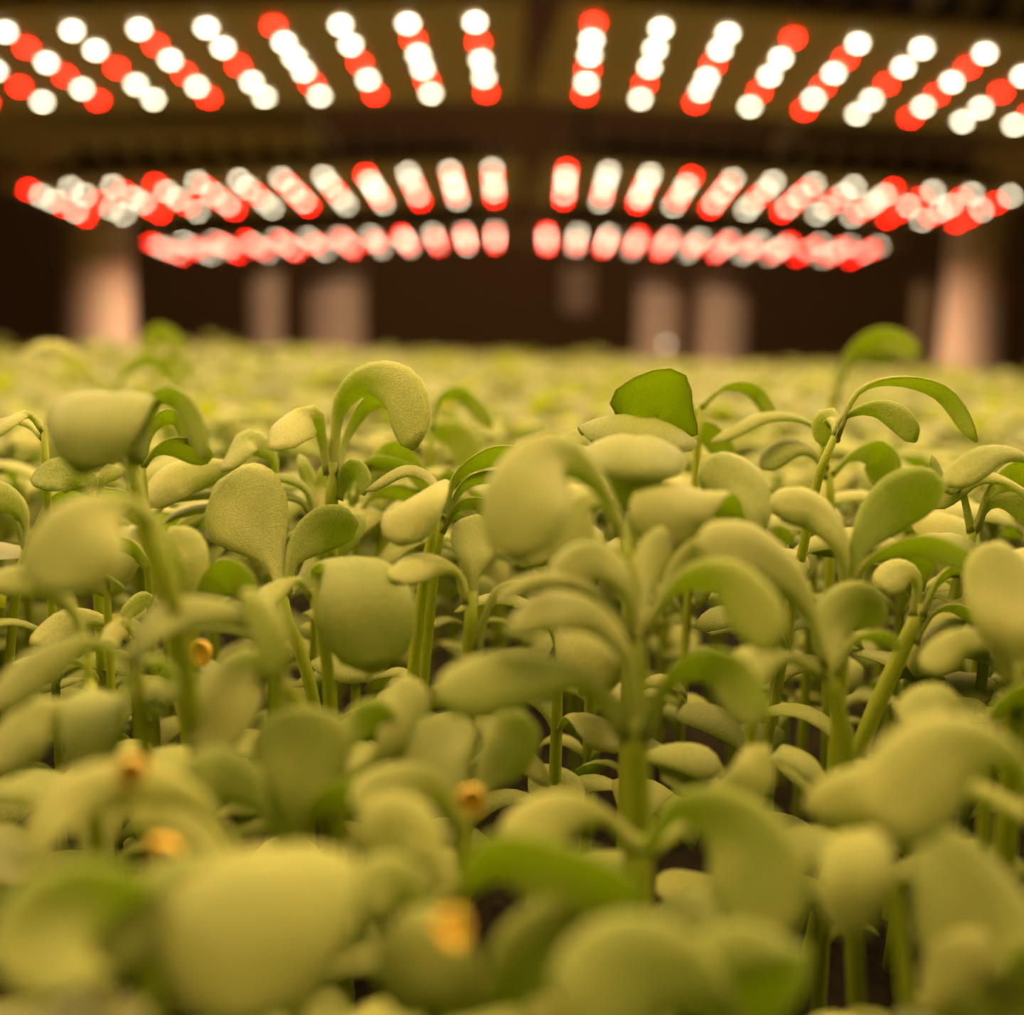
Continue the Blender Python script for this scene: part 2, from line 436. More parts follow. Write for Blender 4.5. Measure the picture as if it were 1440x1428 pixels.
# ------------------------------------------------------------------ seedlings fitted to the photograph
HERO_XY = []; HERO_LB = []
def seedling(label, d, stem, leaves, sw=17, name='seedling', group=None):
    """stem: pixels from the leaf node downwards; it goes on to the soil.
    leaves: (points (px, py, mm nearer(-)/farther(+)), width px, facing) ; facing = degrees away from
    facing the lens, or a camera-space direction (right, up, away) across the blade."""
    if d < .064: d = min(.069, d + .009 * min(1, max(0, (d - .044) / .013)))    # foreground, by its blur
    pts = [P(s[0], s[1], d + (s[2] * .001 if len(s) > 2 else 0)) for s in stem]
    if len(pts) == 1: pts.append(pts[0] + Vector((random.uniform(-.002, .002), random.uniform(0, .003), -.012)))
    dirn = (pts[-1] - pts[-2]).normalized()
    dirn = (dirn + Vector((0, 0, -1.2))).normalized()
    t = max((pts[-1].z + .001) / max(-dirn.z, .3), .002)
    base = pts[-1] + dirn * t; base.z = -.001
    pts.append(pts[-1].lerp(base, .5)); pts.append(base)
    root = empty(name, (base.x, base.y, 0)); HERO_XY.append((base.x, base.y)); HERO_LB.append(label)
    tag(root, label, 'seedling', group)
    off = Vector((base.x, base.y, 0))
    r = sw / FPX * d / 2
    C = spline(pts[::-1], 12)
    Vt, Ft = tube([p - off for p in C], [r * (1.08 - .12 * i / 12) * (1, .95, .72)[max(0, i - 10)] for i in range(13)], 10)
    link('stem', mesh('stem', Vt, Ft), M_STEM, root)
    for lf in leaves:
        lp, w, f = lf[:3]; kw = lf[3] if len(lf) > 3 else {}
        q = [P(a[0], a[1], d + (a[2] * .001 if len(a) > 2 else 0)) for a in lp]
        q[0] = q[0] + (pts[1] - pts[0]).normalized() * r * 1.3      # petiole rooted in the stem
        dm = d + (lp[-2][2] * .001 if len(lp[-2]) > 2 else 0)
        if isinstance(f, tuple):
            sv = RGT * f[0] + UPV * f[1] + FWD * f[2]
            side = lambda i, t, sv=sv: sv
        else:
            ca, sa = math.cos(math.radians(f)), math.sin(math.radians(f))
            def side(i, t, ca=ca, sa=sa):
                s = FWD.cross(t)
                s = s.normalized() if s.length > 1e-3 else RGT
                return s * ca + FWD * sa
        view = (q[len(q) // 2] - CAM).normalized()
        me = leaf_mesh('leaf', [p - off for p in q], w / FPX * dm / 2, side, view=view, base_r=r, **kw)
        link('leaf', me, M_LEAF, root)
    a0 = random.uniform(0, 6.28)
    for k in range(4):                                   # small lower leaf pairs on the stem
        u = (.30, .34, .58, .62)[k]; p = C[int(12 * u)]
        if p.z > (.034 if d > .075 else .022): continue
        lf = link('leaf', random.choice(LV), None, root); lf.location = p - off
        lf.rotation_euler = (random.uniform(-.2, .2), random.uniform(-.2, .2), a0 + (k % 2) * 3.14 + (k // 2) * 1.57 + random.uniform(-.4, .4))
        q = random.uniform(.5, .85); lf.scale = (q, q, q)
    return root

Wd = dict(table=PROFW)
HZ = (1, 0, 0)
# --- in-focus band
seedling('tall seedling with a thick stem and one leaf arching into a broad drooping blade', .106,
    [(468, 650), (466, 735)], [
    ([(470, 655), (478, 575, 1), (515, 540, -1), (560, 556, -6), (583, 632, -9)], 78, 32, dict(cup=.3)),
    ([(464, 655), (452, 612, 0), (438, 588, -3), (408, 603, -8), (388, 634, -11)], 62, 28, dict(cup=.3)),
    ([(472, 660), (488, 610, 3), (520, 563, 4), (556, 566, 3), (580, 610, 2)], 40, 60),
    ([(476, 690), (494, 662, 0), (508, 672, -1), (513, 697, -2)], 34, 45, Wd),
    ], 20)
seedling('small low seedling with a tuft of narrow upright leaves against a thick stem', .112,
    [(447, 726), (445, 760)], [
    ([(447, 726), (430, 688), (398, 670, -1), (362, 677, -2)], 24, 62),
    ([(447, 730), (424, 706), (390, 694, -1), (362, 700, -2)], 22, 66),
    ([(446, 724), (436, 680, 2), (428, 655, 2), (421, 640, 3)], 22, 30, Wd),
    ([(450, 724), (452, 690, 2), (454, 670, 2), (456, 655, 2)], 20, 30, Wd),
    ], 12)
seedling('seedling with a sharply lit broad oval leaf and a second folded leaf beside it', .097,
    [(396, 822), (405, 880), (432, 945)], [
    ([(396, 822), (384, 785, 2), (348, 722, 5), (304, 680, 8)], 132, 4, dict(cup=.12)),
    ([(402, 820), (414, 784, 1), (452, 748, 3), (504, 736, 4)], 66, 18),
    ([(400, 825), (450, 790, 9), (490, 750, 11), (512, 722, 13)], 44, 25),
    ], 18)
seedling('seedling holding a plump pale oval leaf and a thin green one bent beneath it', .111,
    [(388, 682, 2), (385, 760, 3)], [
    ([(388, 682, 2), (335, 660), (250, 670, -3), (203, 714, -6)], 64, 28, dict(cup=.3)),
    ([(386, 695, 2), (310, 694), (240, 698, -2), (214, 730, -4)], 34, 62),
    ([(388, 684, 2), (385, 645, 1), (350, 620, -2), (313, 664, -5)], 50, 46),
    ([(384, 705, 2), (300, 712), (250, 722, -1), (226, 740, -2)], 26, 60),
    ], 13)
seedling('seedling whose folded heart-shaped leaf droops from a bent tip by arching twins', .094,
    [(618, 705), (608, 760), (598, 800)], [
    ([(618, 708), (627, 680, 1), (608, 688, -2), (580, 712, -6), (560, 768, -8)], 84, (1, .35, .1), dict(cup=.25)),
    ([(616, 720), (610, 680, 4), (570, 660, 6), (515, 690, 7)], 34, 62),
    ], 17)
seedling('seedling with three thin leaves arching one under another', .101,
    [(625, 722), (612, 790)], [
    ([(625, 722), (640, 672, 1), (690, 641, 0), (760, 640, -3)], 44, 55),
    ([(626, 728), (650, 684, 2), (690, 668, 1), (735, 672, 0)], 34, 62),
    ([(622, 740), (640, 716, 0), (668, 706, -1), (705, 712, -2)], 32, 58),
    ], 15)
seedling('seedling with an upright pale spoon leaf and a short thick stem in the middle', .090,
    [(664, 832), (660, 935)], [
    ([(664, 834), (666, 795, 1), (668, 760, 3), (672, 724, 5)], 70, 8),
    ([(660, 836), (644, 806), (602, 793, -3), (550, 815, -7)], 48, 52),
    ([(668, 900), (686, 855), (706, 826, 1), (765, 815, 0)], 26, 60),
    ], 22)
seedling('seedling with one big smooth leaf hanging down like a shield', .087,
    [(440, 826), (455, 900), (462, 960)], [
    ([(440, 828, 2), (448, 800, 3), (490, 790, -1), (512, 850, -5), (528, 948, -6)], 138, (1, .12, 0), dict(cup=.16)),
    ([(438, 828), (422, 817), (385, 830, -3), (342, 866, -6)], 40, 52),
    ], 18)
# --- left cluster
seedling('seedling with a broad rounded leaf folded over its thick slanting stem', .081,
    [(180, 640), (205, 740), (240, 860)], [
    ([(182, 640, 1), (178, 572, 2), (150, 553, -2), (128, 598, -6), (116, 668, -7)], 140, (1, .02, .1), dict(cup=.16, table=PROFW)),
    ([(186, 635), (205, 573, 1), (238, 556, 1), (276, 585, -2), (294, 648, -4)], 56, 48, dict(cup=.3)),
    ], 26)
seedling('small seedling with a fleshy oval leaf under the broad folded leaf', .099,
    [(135, 690), (138, 800)], [
    ([(135, 690), (112, 672), (80, 668, -2), (48, 684, -4)], 54, 22, Wd),
    ([(136, 690), (146, 675), (160, 662, 1), (168, 658, 2)], 26, 40),
    ], 15)
seedling('seedling with a large blurred leaf tilting down from a bent pointed petiole', .066,
    [(216, 722), (240, 830), (262, 930)], [
    ([(216, 722), (180, 712), (118, 742, -3), (72, 836, -5)], 150, 12, dict(cup=.12)),
    ([(220, 735), (236, 760, 2), (250, 800, 4), (246, 830, 5)], 40, 40),
    ], 24)
seedling('seedling with a pointed blurred leaf standing beside a slanting stem', .084,
    [(268, 842), (272, 900)], [
    ([(268, 842), (262, 800), (256, 770, 1), (240, 742, 2)], 66, 20, Wd),
    ([(272, 845), (310, 815), (335, 812, -1), (365, 845, -2)], 60, 30, Wd),
    ], 16)
seedling('seedling with thin leaf arching out of a fold at the bed edge', .100,
    [(62, 600), (66, 700)], [
    ([(62, 600), (40, 583), (10, 594, -3), (-20, 622, -5)], 36, 50),
    ([(62, 610), (30, 590, 4), (-10, 598, 4), (-40, 630, 4)], 30, 60),
    ], 12)
seedling('seedling at the bed edge with a broad tan leaf lying almost flat', .104,
    [(40, 760), (20, 850)], [
    ([(40, 760), (30, 720), (-10, 695, -2), (-60, 700, -4)], 52, 40),
    ([(42, 762), (70, 710), (110, 695, 0), (185, 695, -2)], 44, 55),
    ([(38, 764), (22, 730), (10, 700, 2), (0, 690, 4)], 30, 30),
    ], 13)
seedling('seedling with a short bowed leaf lit tan along its back', .078,
    [(122, 898), (128, 980)], [
    ([(122, 900), (98, 850), (48, 815, -1), (-20, 822, -4)], 48, 48),
    ([(126, 900), (150, 905, 4), (165, 885, 6), (180, 880, 8)], 30, 40),
    ], 15)
seedling('seedling with a dull flat oval leaf deep among the stems', .097,
    [(186, 892), (190, 960)], [
    ([(186, 892), (140, 872), (90, 874, -2), (42, 906, -4)], 46, 40),
    ([(190, 890), (178, 868), (195, 850, 1), (214, 838, 2)], 28, 45),
    ], 13)
seedling('seedling with small striped pale leaf behind the blurred pair', .094,
    [(148, 790), (152, 870)], [
    ([(140, 785), (160, 764, 1), (190, 770, 1), (212, 800, 0)], 36, 48, Wd),
    ([(150, 830), (110, 815, 1), (150, 812, 0), (178, 830, 0)], 20, 60, Wd),
    ], 12)
# --- centre right cluster
seedling('tall seedling whose green leaf curls over with its underside in view', .101,
    [(872, 640), (880, 760)], [
    ([(874, 640), (870, 592, 1), (902, 558, 0), (948, 556, 0), (980, 612, 0)], 128, (.05, -.66, .75), dict(cup=.35, table=PROFW)),
    ([(876, 650), (850, 625, 6), (810, 612, 8), (786, 632, 9)], 34, 50),
    ], 16)
seedling('seedling with two domed leaves overlapping like hoods', .087,
    [(888, 720), (888, 800)], [
    ([(888, 716, 3), (890, 640, 3), (893, 612, -2), (895, 650, -7), (896, 682, -8)], 160, (1, -.05, .05), dict(cup=.35, table=PROFW)),
    ([(890, 700, 12), (895, 610, 14), (900, 586, 10), (905, 615, 6), (908, 650, 5)], 178, (1, -.12, .05), dict(cup=.3, table=PROFW)),
    ], 24)
seedling('seedling with a large blurred leaf flopping over a stout petiole', .073,
    [(874, 742), (890, 830), (892, 900)], [
    ([(874, 742), (845, 684), (790, 640, -1), (742, 690, -5), (728, 792, -7)], 128, 14, dict(cup=.2)),
    ([(880, 752, 3), (858, 710, 4), (815, 712, 4), (800, 780, 3), (830, 810, 3)], 70, 25),
    ], 20)
seedling('seedling with a broad soft leaf bending forward and a pointed one behind', .083,
    [(1062, 795), (1062, 860)], [
    ([(1063, 795), (1064, 748, 2), (1050, 690, 4), (988, 644, 6)], 86, 22, dict(cup=.2)),
    ([(1058, 795), (1030, 722, 0), (980, 690, -2), (940, 715, -5), (934, 780, -6)], 112, (1, -.2, .1), dict(cup=.2)),
    ([(1066, 795), (1082, 760, 3), (1095, 750, 4), (1115, 765, 4)], 28, 40),
    ], 16)
seedling('tall seedling with two slender leaves arching the same way, the upper one longest', .101,
    [(1178, 604), (1160, 650), (1142, 705)], [
    ([(1180, 606), (1206, 552), (1262, 534, 0), (1330, 553, -1), (1374, 622, -2)], 34, 66),
    ([(1178, 606), (1186, 588), (1226, 577, -1), (1262, 590, -3), (1288, 622, -4)], 40, 52),
    ([(1180, 610), (1172, 590, 3), (1160, 592, 4), (1158, 628, 5)], 36, 30),
    ], 14)
seedling('seedling with a thin leaf arching low before the tall arching one', .116,
    [(1165, 650), (1168, 720)], [
    ([(1165, 652), (1145, 600), (1080, 584, 0), (1000, 622, 0)], 34, 60),
    ([(1163, 665), (1140, 634), (1104, 630, 0), (1070, 660, 0)], 44, 45),
    ([(1168, 660), (1200, 640), (1235, 640, 2), (1250, 690, 2)], 50, 30),
    ], 13)
seedling('seedling with a slim bowed leaf peeping out past the curled green leaf', .122,
    [(985, 570), (980, 640)], [
    ([(985, 566), (1020, 544), (1060, 548, 0), (1090, 588, -1)], 30, 58),
    ([(982, 570), (960, 590, 2), (1000, 610, 2), (1030, 650, 2)], 40, 40),
    ], 12)
seedling('seedling with a pair of broad leaves opening in a wide vee', .084,
    [(1190, 832), (1186, 900)], [
    ([(1188, 834), (1184, 768, 0), (1142, 714, 1), (1084, 712, 0)], 66, 28, dict(cup=.25)),
    ([(1194, 834), (1210, 768, 1), (1258, 712, 3), (1330, 684, 4)], 90, 20, dict(cup=.15)),
    ([(1196, 838), (1218, 792), (1292, 766, -3), (1376, 792, -6)], 46, 50),
    ], 20)
seedling('seedling with a long leaf slanting across and an oval one behind', .077,
    [(1163, 925), (1178, 1000), (1192, 1080)], [
    ([(1160, 922), (1128, 836), (1060, 778, -1), (980, 770, -3)], 96, 26, dict(cup=.2)),
    ([(1166, 920), (1172, 884, 2), (1204, 856, 4), (1246, 866, 5)], 80, 12, Wd),
    ([(1156, 932), (1110, 924), (1062, 934, -3), (1015, 972, -6)], 66, 36),
    ([(1170, 930), (1200, 900), (1238, 893, 0), (1268, 914, -1)], 32, 55),
    ], 26)
seedling('seedling on a long slanting stem with a small tan leaf tip', .092,
    [(1296, 850), (1262, 930), (1208, 1055)], [
    ([(1294, 852), (1290, 815), (1268, 804, -1), (1236, 828, -3)], 46, 25),
    ([(1300, 852), (1322, 812), (1352, 800, 0), (1384, 812, -1)], 34, 52),
    ([(1290, 890), (1312, 862), (1345, 854, 0), (1382, 880, -1)], 26, 60),
    ], 24)
seedling('seedling at the bed edge with a speckled stem and pale bowed leaves', .099,
    [(1372, 735), (1345, 830), (1312, 970)], [
    ([(1372, 737), (1392, 712), (1430, 712, -2), (1480, 745, -4)], 44, 48),
    ([(1370, 737), (1350, 680, 0), (1330, 684, 0), (1310, 640, 0)], 30, 40),
    ([(1376, 735), (1392, 690, 0), (1425, 668, 2), (1490, 690, 2)], 58, 35),
    ], 18)
seedling('seedling at the bed edge with a smooth green leaf humped like a bridge', .095,
    [(1462, 690), (1455, 800)], [
    ([(1460, 700), (1450, 650), (1395, 636, -1), (1330, 684, -3)], 50, 46, dict(cup=.3)),
    ([(1464, 700), (1410, 675, 3), (1360, 672, 4), (1310, 715, 5)], 40, 50),
    ], 14)
seedling('seedling with one tall blurred oval leaf seen full face', .074,
    [(1428, 930), (1426, 1010)], [
    ([(1428, 932), (1424, 890), (1414, 830, 2), (1408, 762, 4)], 120, 8, dict(cup=.12, table=PROFW)),
    ([(1422, 940), (1390, 905), (1345, 905, 1), (1300, 945, 0)], 52, 40),
    ([(1432, 940), (1460, 905), (1490, 890, 0), (1540, 905, 0)], 60, 40),
    ], 30)
# --- foreground
seedling('foreground seedling on a stout stem with three wide spreading leaves', .062,
    [(893, 1005), (894, 1090), (896, 1165)], [
    ([(892, 1008), (884, 926), (836, 866, 0), (770, 856, -2), (714, 892, -3)], 66, 42),
    ([(900, 1010), (945, 952), (1012, 940, -2), (1082, 1018, -5)], 80, 40),
    ([(886, 1006), (820, 958), (710, 956, -3), (612, 984, -6)], 88, 26),
    ], 42)
seedling('blurred seedling with four leaves fanning out above the foreground stem', .071,
    [(897, 880), (897, 960)], [
    ([(896, 880), (878, 822), (832, 784, 1), (776, 822, 0)], 70, 32),
    ([(900, 878), (908, 815, 3), (925, 780, 5), (952, 748, 7)], 60, 20),
    ([(906, 876), (952, 826), (1020, 822, -2), (1096, 914, -5)], 84, 36),
    ([(890, 882), (830, 828), (760, 812, 0), (694, 842, -1)], 36, 58),
    ([(900, 885), (960, 800, 6), (1020, 770, 8), (1070, 770, 9)], 60, 40),
    ], 28)
seedling('blurred seedling with a long bowed leaf and an oval blade hanging from it', .068,
    [(400, 968), (440, 1030, 9)], [
    ([(398, 968), (372, 888), (296, 858, -1), (218, 874, -3), (184, 940, -5)], 62, 44),
    ([(398, 966), (372, 870, 2), (345, 852, 0), (372, 885, -3), (392, 960, -4)], 66, 25),
    ], 22)
seedling('blurred seedling with a pale oval leaf tilted over a dark gap', .069,
    [(384, 940, 2), (390, 1000, 5)], [
    ([(384, 938), (350, 936), (318, 985, -2), (292, 1066, -4)], 96, 6, dict(table=PROFW, cup=.15)),
    ], 18)
seedling('blurred seedling with a leaf stretching flat toward the bed edge', .058,
    [(188, 918), (200, 1000)], [
    ([(186, 918), (130, 904), (62, 930, -2), (-20, 1000, -4)], 70, 30),
    ([(192, 925), (220, 930, 2), (240, 960, 2), (220, 985, 0)], 40, 40),
    ([(190, 930), (178, 960, 2), (200, 990, 1), (235, 1000, 0)], 40, 55),
    ], 20)
seedling('blurred seedling with a glowing yellow-green cupped leaf', .060,
    [(128, 960, 4), (132, 1100), (134, 1140)], [
    ([(128, 962, 4), (128, 985, 0), (128, 1030, -2), (124, 1094, -3)], 92, (1, 0, 0), dict(table=PROFW, cup=.1)),
    ([(130, 965, 4), (80, 1000), (40, 1020, -2), (-20, 1090, -4)], 90, 30),
    ], 20)
seedling('foreground seedling with an upright rounded leaf above two side leaves', .056,
    [(410, 1186), (410, 1260)], [
    ([(410, 1188), (414, 1128, 0), (423, 1062, 1), (427, 992, 2)], 142, 6, dict(cup=.12)),
    ([(404, 1184), (372, 1130), (322, 1094, -1), (256, 1092, -3)], 82, 28),
    ([(418, 1184), (446, 1134), (500, 1112, 0), (560, 1112, -1)], 76, 32),
    ], 26)
seedling('foreground seedling with a bright short leaf behind the upright rounded one', .062,
    [(478, 1080), (480, 1150)], [
    ([(478, 1080), (490, 1040), (516, 1014, 1), (556, 1006, 1)], 58, 20),
    ([(480, 1085), (540, 1060), (570, 1000, 2), (572, 950, 4)], 70, 15),
    ], 18)
seedling('foreground seedling with a pale fan-shaped leaf tipped back', .057,
    [(655, 1140), (650, 1220)], [
    ([(655, 1142), (640, 1108, 1), (616, 1062, 3), (598, 1010, 5)], 126, 8, dict(cup=.12)),
    ([(648, 1150), (610, 1110, -2), (560, 1110, -3), (495, 1140, -5)], 82, 26),
    ([(660, 1142), (690, 1090, 2), (720, 1050, 4), (735, 1000, 5)], 90, 20),
    ], 24)
seedling('foreground seedling with a long arching leaf like a hoop, its tip curled', .051,
    [(352, 1225), (360, 1300)], [
    ([(350, 1222), (284, 1130), (182, 1098, -1), (72, 1138, -3), (36, 1240, -5)], 88, 38),
    ([(345, 1240), (290, 1180, 2), (230, 1150, 3), (180, 1150, 2)], 80, 30),
    ], 22)
seedling('foreground seedling with a huge smooth leaf hanging toward the lens', .0475,
    [(412, 1215, 3), (415, 1330, 3)], [
    ([(412, 1225, 4), (400, 1195, 3), (372, 1212, -1), (350, 1310, -4), (342, 1450, -6)], 290, (1, .06, 0), dict(table=PROFW, cup=.14)),
    ([(408, 1225, 3), (330, 1230, 0), (240, 1260, -2), (130, 1360, -4)], 120, 30),
    ], 26)
seedling('foreground seedling with a broad pale leaf filling the bed corner', .0455,
    [(215, 1400, 2), (225, 1470, 2)], [
    ([(220, 1420, 3), (190, 1310, 2), (110, 1300, -1), (20, 1400, -4)], 190, 20, dict(cup=.2)),
    ], 24)
seedling('foreground seedling with a wide leaf whose end curls up brownish', .0505,
    [(650, 1240), (640, 1320)], [
    ([(648, 1240), (700, 1208, -1), (800, 1232, -3), (908, 1268, -4)], 118, 22, dict(cup=-.15, table=PROFW)),
    ([(642, 1240), (600, 1190, 1), (560, 1170, 2), (500, 1180, 2)], 110, 20),
    ([(640, 1250), (590, 1260, -1), (545, 1240, -2), (490, 1280, -3)], 90, 30),
    ], 26)
seedling('foreground seedling with a leaf lying low under a stout stem', .056,
    [(905, 1178), (904, 1250)], [
    ([(903, 1178), (850, 1148), (785, 1146, -2), (706, 1186, -4)], 76, 32),
    ([(908, 1180, -1), (955, 1140, -3), (1040, 1180, -5), (1092, 1330, -8)], 140, 16, dict(cup=.15)),
    ([(912, 1180), (1000, 1140, 3), (1060, 1100, 5), (1080, 1050, 7)], 80, 20),
    ], 30)
seedling('foreground seedling with a bright bowed leaf at the bed edge', .052,
    [(1470, 1130), (1465, 1220)], [
    ([(1466, 1130), (1425, 1064, 0), (1335, 1060, -2), (1236, 1170, -5)], 140, 16, dict(cup=.2)),
    ([(1462, 1140), (1370, 1110, 3), (1260, 1110, 4), (1130, 1135, 5)], 84, 28),
    ], 28)
seedling('foreground seedling with a narrow tongue leaf hanging straight down', .0525,
    [(1226, 1180, 3), (1262, 1290, 4)], [
    ([(1226, 1182, 3), (1212, 1172, 1), (1202, 1240, -2), (1194, 1324, -3)], 104, (1, .1, 0), dict(table=PROFW, cup=.15)),
    ([(1230, 1184, 3), (1290, 1170, 1), (1350, 1250, -2), (1404, 1385, -5)], 165, 10, dict(cup=.15)),
    ], 22)
seedling('blurred foreground seedling with paired tan leaves under the bright bowed leaf', .073,
    [(1380, 1050), (1385, 1120)], [
    ([(1378, 1050), (1350, 1000), (1320, 985, -1), (1270, 1020, -3)], 66, 35),
    ([(1382, 1050), (1400, 1000), (1440, 980, 0), (1500, 1000, -2)], 76, 35),
    ], 20)
seedling('foreground seedling with broad leaves at the bottom between two dark gaps', .0465,
    [(1062, 1440, 3), (1062, 1500, 3)], [
    ([(1062, 1450, 3), (1060, 1410, 2), (1050, 1360, 1), (1040, 1296, 2)], 200, 10, dict(cup=.12, table=PROFW)),
    ([(1056, 1455, 2), (1000, 1395, 0), (900, 1370, -2), (790, 1440, -4)], 170, 22),
    ], 26)
seedling('foreground seedling with a dull leaf low at the bed corner', .0485,
    [(1400, 1450, 2), (1400, 1500, 3)], [
    ([(1400, 1455, 2), (1385, 1410, 2), (1355, 1370, 2), (1310, 1330, 3)], 150, 15, dict(table=PROFW)),
    ([(1404, 1455, 2), (1440, 1390, 2), (1470, 1360, 2), (1520, 1350, 3)], 130, 20),
    ], 24)
seedling('foreground seedling with two yellowish leaves beside the curled wide leaf', .0475,
    [(700, 1440, 2), (700, 1500, 3)], [
    ([(700, 1450, 2), (720, 1400, 1), (760, 1350, 1), (830, 1320, 2)], 150, 14),
    ([(696, 1450, 2), (650, 1395, 1), (600, 1360, 1), (530, 1330, 2)], 150, 18),
    ], 24)
# --- just behind the focus
seedling('bright green seedling standing tall behind the arching pair, one tan leaf end', .190,
    [(1172, 560), (1160, 640)], [
    ([(1172, 560), (1184, 512), (1212, 482, 0), (1252, 478, -3), (1296, 500, -6)], 40, 45),
    ([(1174, 556), (1192, 520), (1222, 498, -2), (1254, 512, -3)], 26, 60),
    ], 18)
seedling('pale blurred seedling with a long arching leaf before the thick pipe', .21,
    [(150, 560), (155, 640)], [
    ([(150, 560), (120, 508), (60, 482, 0), (10, 520, -4)], 32, 55),
    ([(152, 560), (180, 520), (220, 505, 0), (262, 545, 0)], 32, 55),
    ], 12)
seedling('pale blurred seedling with a lifted leaf breaking the canopy line', .25,
    [(215, 530), (215, 600)], [
    ([(215, 532), (205, 492), (225, 468, 0), (265, 488, -3)], 34, 40),
    ([(213, 532), (230, 512), (250, 505, 0), (275, 535, 0)], 26, 50),
    ], 10)
seedling('blurred seedling with a thin arch behind the broad drooping blade', .145,
    [(606, 600), (604, 680)], [
    ([(606, 600), (618, 562), (650, 553, 0), (694, 600, -2)], 32, 50),
    ([(604, 604), (590, 612, 4), (640, 615, 3), (665, 680, 2)], 56, 35),
    ], 12)
seedling('blurred seedling with leaves arching under a folded leaf near the pipe', .105,
    [(200, 640), (205, 720)], [
    ([(200, 645), (215, 600), (245, 585, 0), (275, 625, -2)], 36, 50),
    ([(200, 650), (220, 635), (250, 628, 0), (300, 640, 0)], 46, 40),
    ], 11)
seedling('seedling behind the drooping blade with two flat pale leaves', .118,
    [(500, 720), (500, 790)], [
    ([(500, 720), (490, 680), (530, 650, 0), (590, 662, -2)], 36, 55),
    ([(498, 700), (515, 660), (560, 630, 2), (615, 700, 2)], 44, 50),
    ([(505, 725), (520, 700), (560, 690, 3), (620, 710, 3)], 36, 50),
    ], 12)

# ------------------------------------------------------------------ the rest of the bed
Vt, Ft = tube([Vector((0, 0, -.03)), Vector((.02, .01, .35)), Vector((-.03, .0, .7)), Vector((0, 0, 1.0))], [1.1, 1.05, 1, .7], 8)
# unit stem: radius 1, height 1 (scaled on each seedling)
STEM = []
for k in range(4):
    V2 = [Vector((v.x if True else 0, v.y, v.z)) for v in Vt]
    me = mesh('stem', V2, Ft); me.materials.append(M_STEM); STEM.append(me)

def project(w):
    r = w - CAM; d = r.dot(FWD)
    return (W / 2 + r.dot(RGT) / d * FPX, H / 2 - r.dot(UPV) / d * FPX, d)

YMIN = [(.04, 1480), (.05, 1428), (.06, 1320), (.066, 1230), (.072, 1120), (.08, 960), (.09, 840), (.10, 745), (.11, 680), (.125, 625), (.15, 590), (.2, 566), (.3, 540), (.5, 524), (1.0, 505), (2, 495)]
def ymin(d):
    for (a, x), (b, y) in zip(YMIN, YMIN[1:]):
        if d <= b: return x + (y - x) * max(0, (d - a)) / (b - a)
    return YMIN[-1][1]

def height_for(x, y, lo, jitter):
    """height of a seedling at (x, y): the bed's canopy is a little lower towards the cut front edge"""
    g = Vector((x, y, 0)); d = (g - CAM).dot(FWD)
    if d < .03: return lo
    yy = ymin(d) + jitter
    if d > .13: yy += max(-6, .040 * (W / 2 + RGT.dot(g - CAM) / d * FPX - 450)) * min(1, (d - .13) / .1)
    k = (H / 2 - yy) / FPX * d
    top = CAM + FWD * d + UPV * k + RGT * (RGT.dot(g - CAM))
    return max(lo, min(top.z, .072))

spots = []
cell = .0125
for iy in range(int((.46 - .030) / cell)):
    for ix in range(-40, 41):
        y = .030 + (iy + random.uniform(-.45, .45)) * cell; x = (ix + random.uniform(-.45, .45)) * cell
        g = Vector((x, y, .03)); px, py, d = project(g)
        if d < .035 or px < -90 or px > 1530: continue
        if any((x - a) ** 2 + (y - b) ** 2 < .0045 ** 2 for a, b in HERO_XY): continue
        if d < .085 and random.random() < .55: continue
        spots.append((d, x, y))
spots.sort()
LAND = [(k, v) for k, v in (('broad drooping blade', 'the tall drooping-bladed seedling'), ('hanging down like a shield', 'the shield-leaved seedling'),
    ('folded over its thick', 'the broad folded leaf'), ('sharply lit broad oval', 'the sharply lit oval leaf'), ('three thin leaves', 'the triple-arched seedling'),
    ('underside in view', 'the curled green leaf'), ('overlapping like hoods', 'the hooded leaf pair'), ('the upper one longest', 'the two slender arches'),
    ('opening in a wide vee', 'the wide vee of leaves'), ('long slanting stem', 'the long slanting stem'), ('speckled stem', 'the speckled stem'),
    ('stout stem with three', 'the stout foreground stem'), ('upright rounded leaf above', 'the upright rounded leaf'), ('fan-shaped', 'the pale fan-shaped leaf'),
    ('bright green seedling standing', 'the tall bright green seedling'), ('before the thick pipe', 'the long blurred arch'), ('lifted leaf', 'the lifted blurred leaf'),
    ('thin arch behind', 'the thin blurred arch'), ('like a hoop', 'the hoop-shaped leaf'), ('seen full face', 'the tall oval leaf seen full face'))]
MARKS = [(xy, v) for xy, lb in zip(HERO_XY, HERO_LB) for k, v in LAND if k in lb]
def landmark(x, y): return min(MARKS, key=lambda m: (m[0][0] - x) ** 2 + (m[0][1] - y) ** 2)[1]
NEAR = spots[:246]; d_near = NEAR[-1][0]
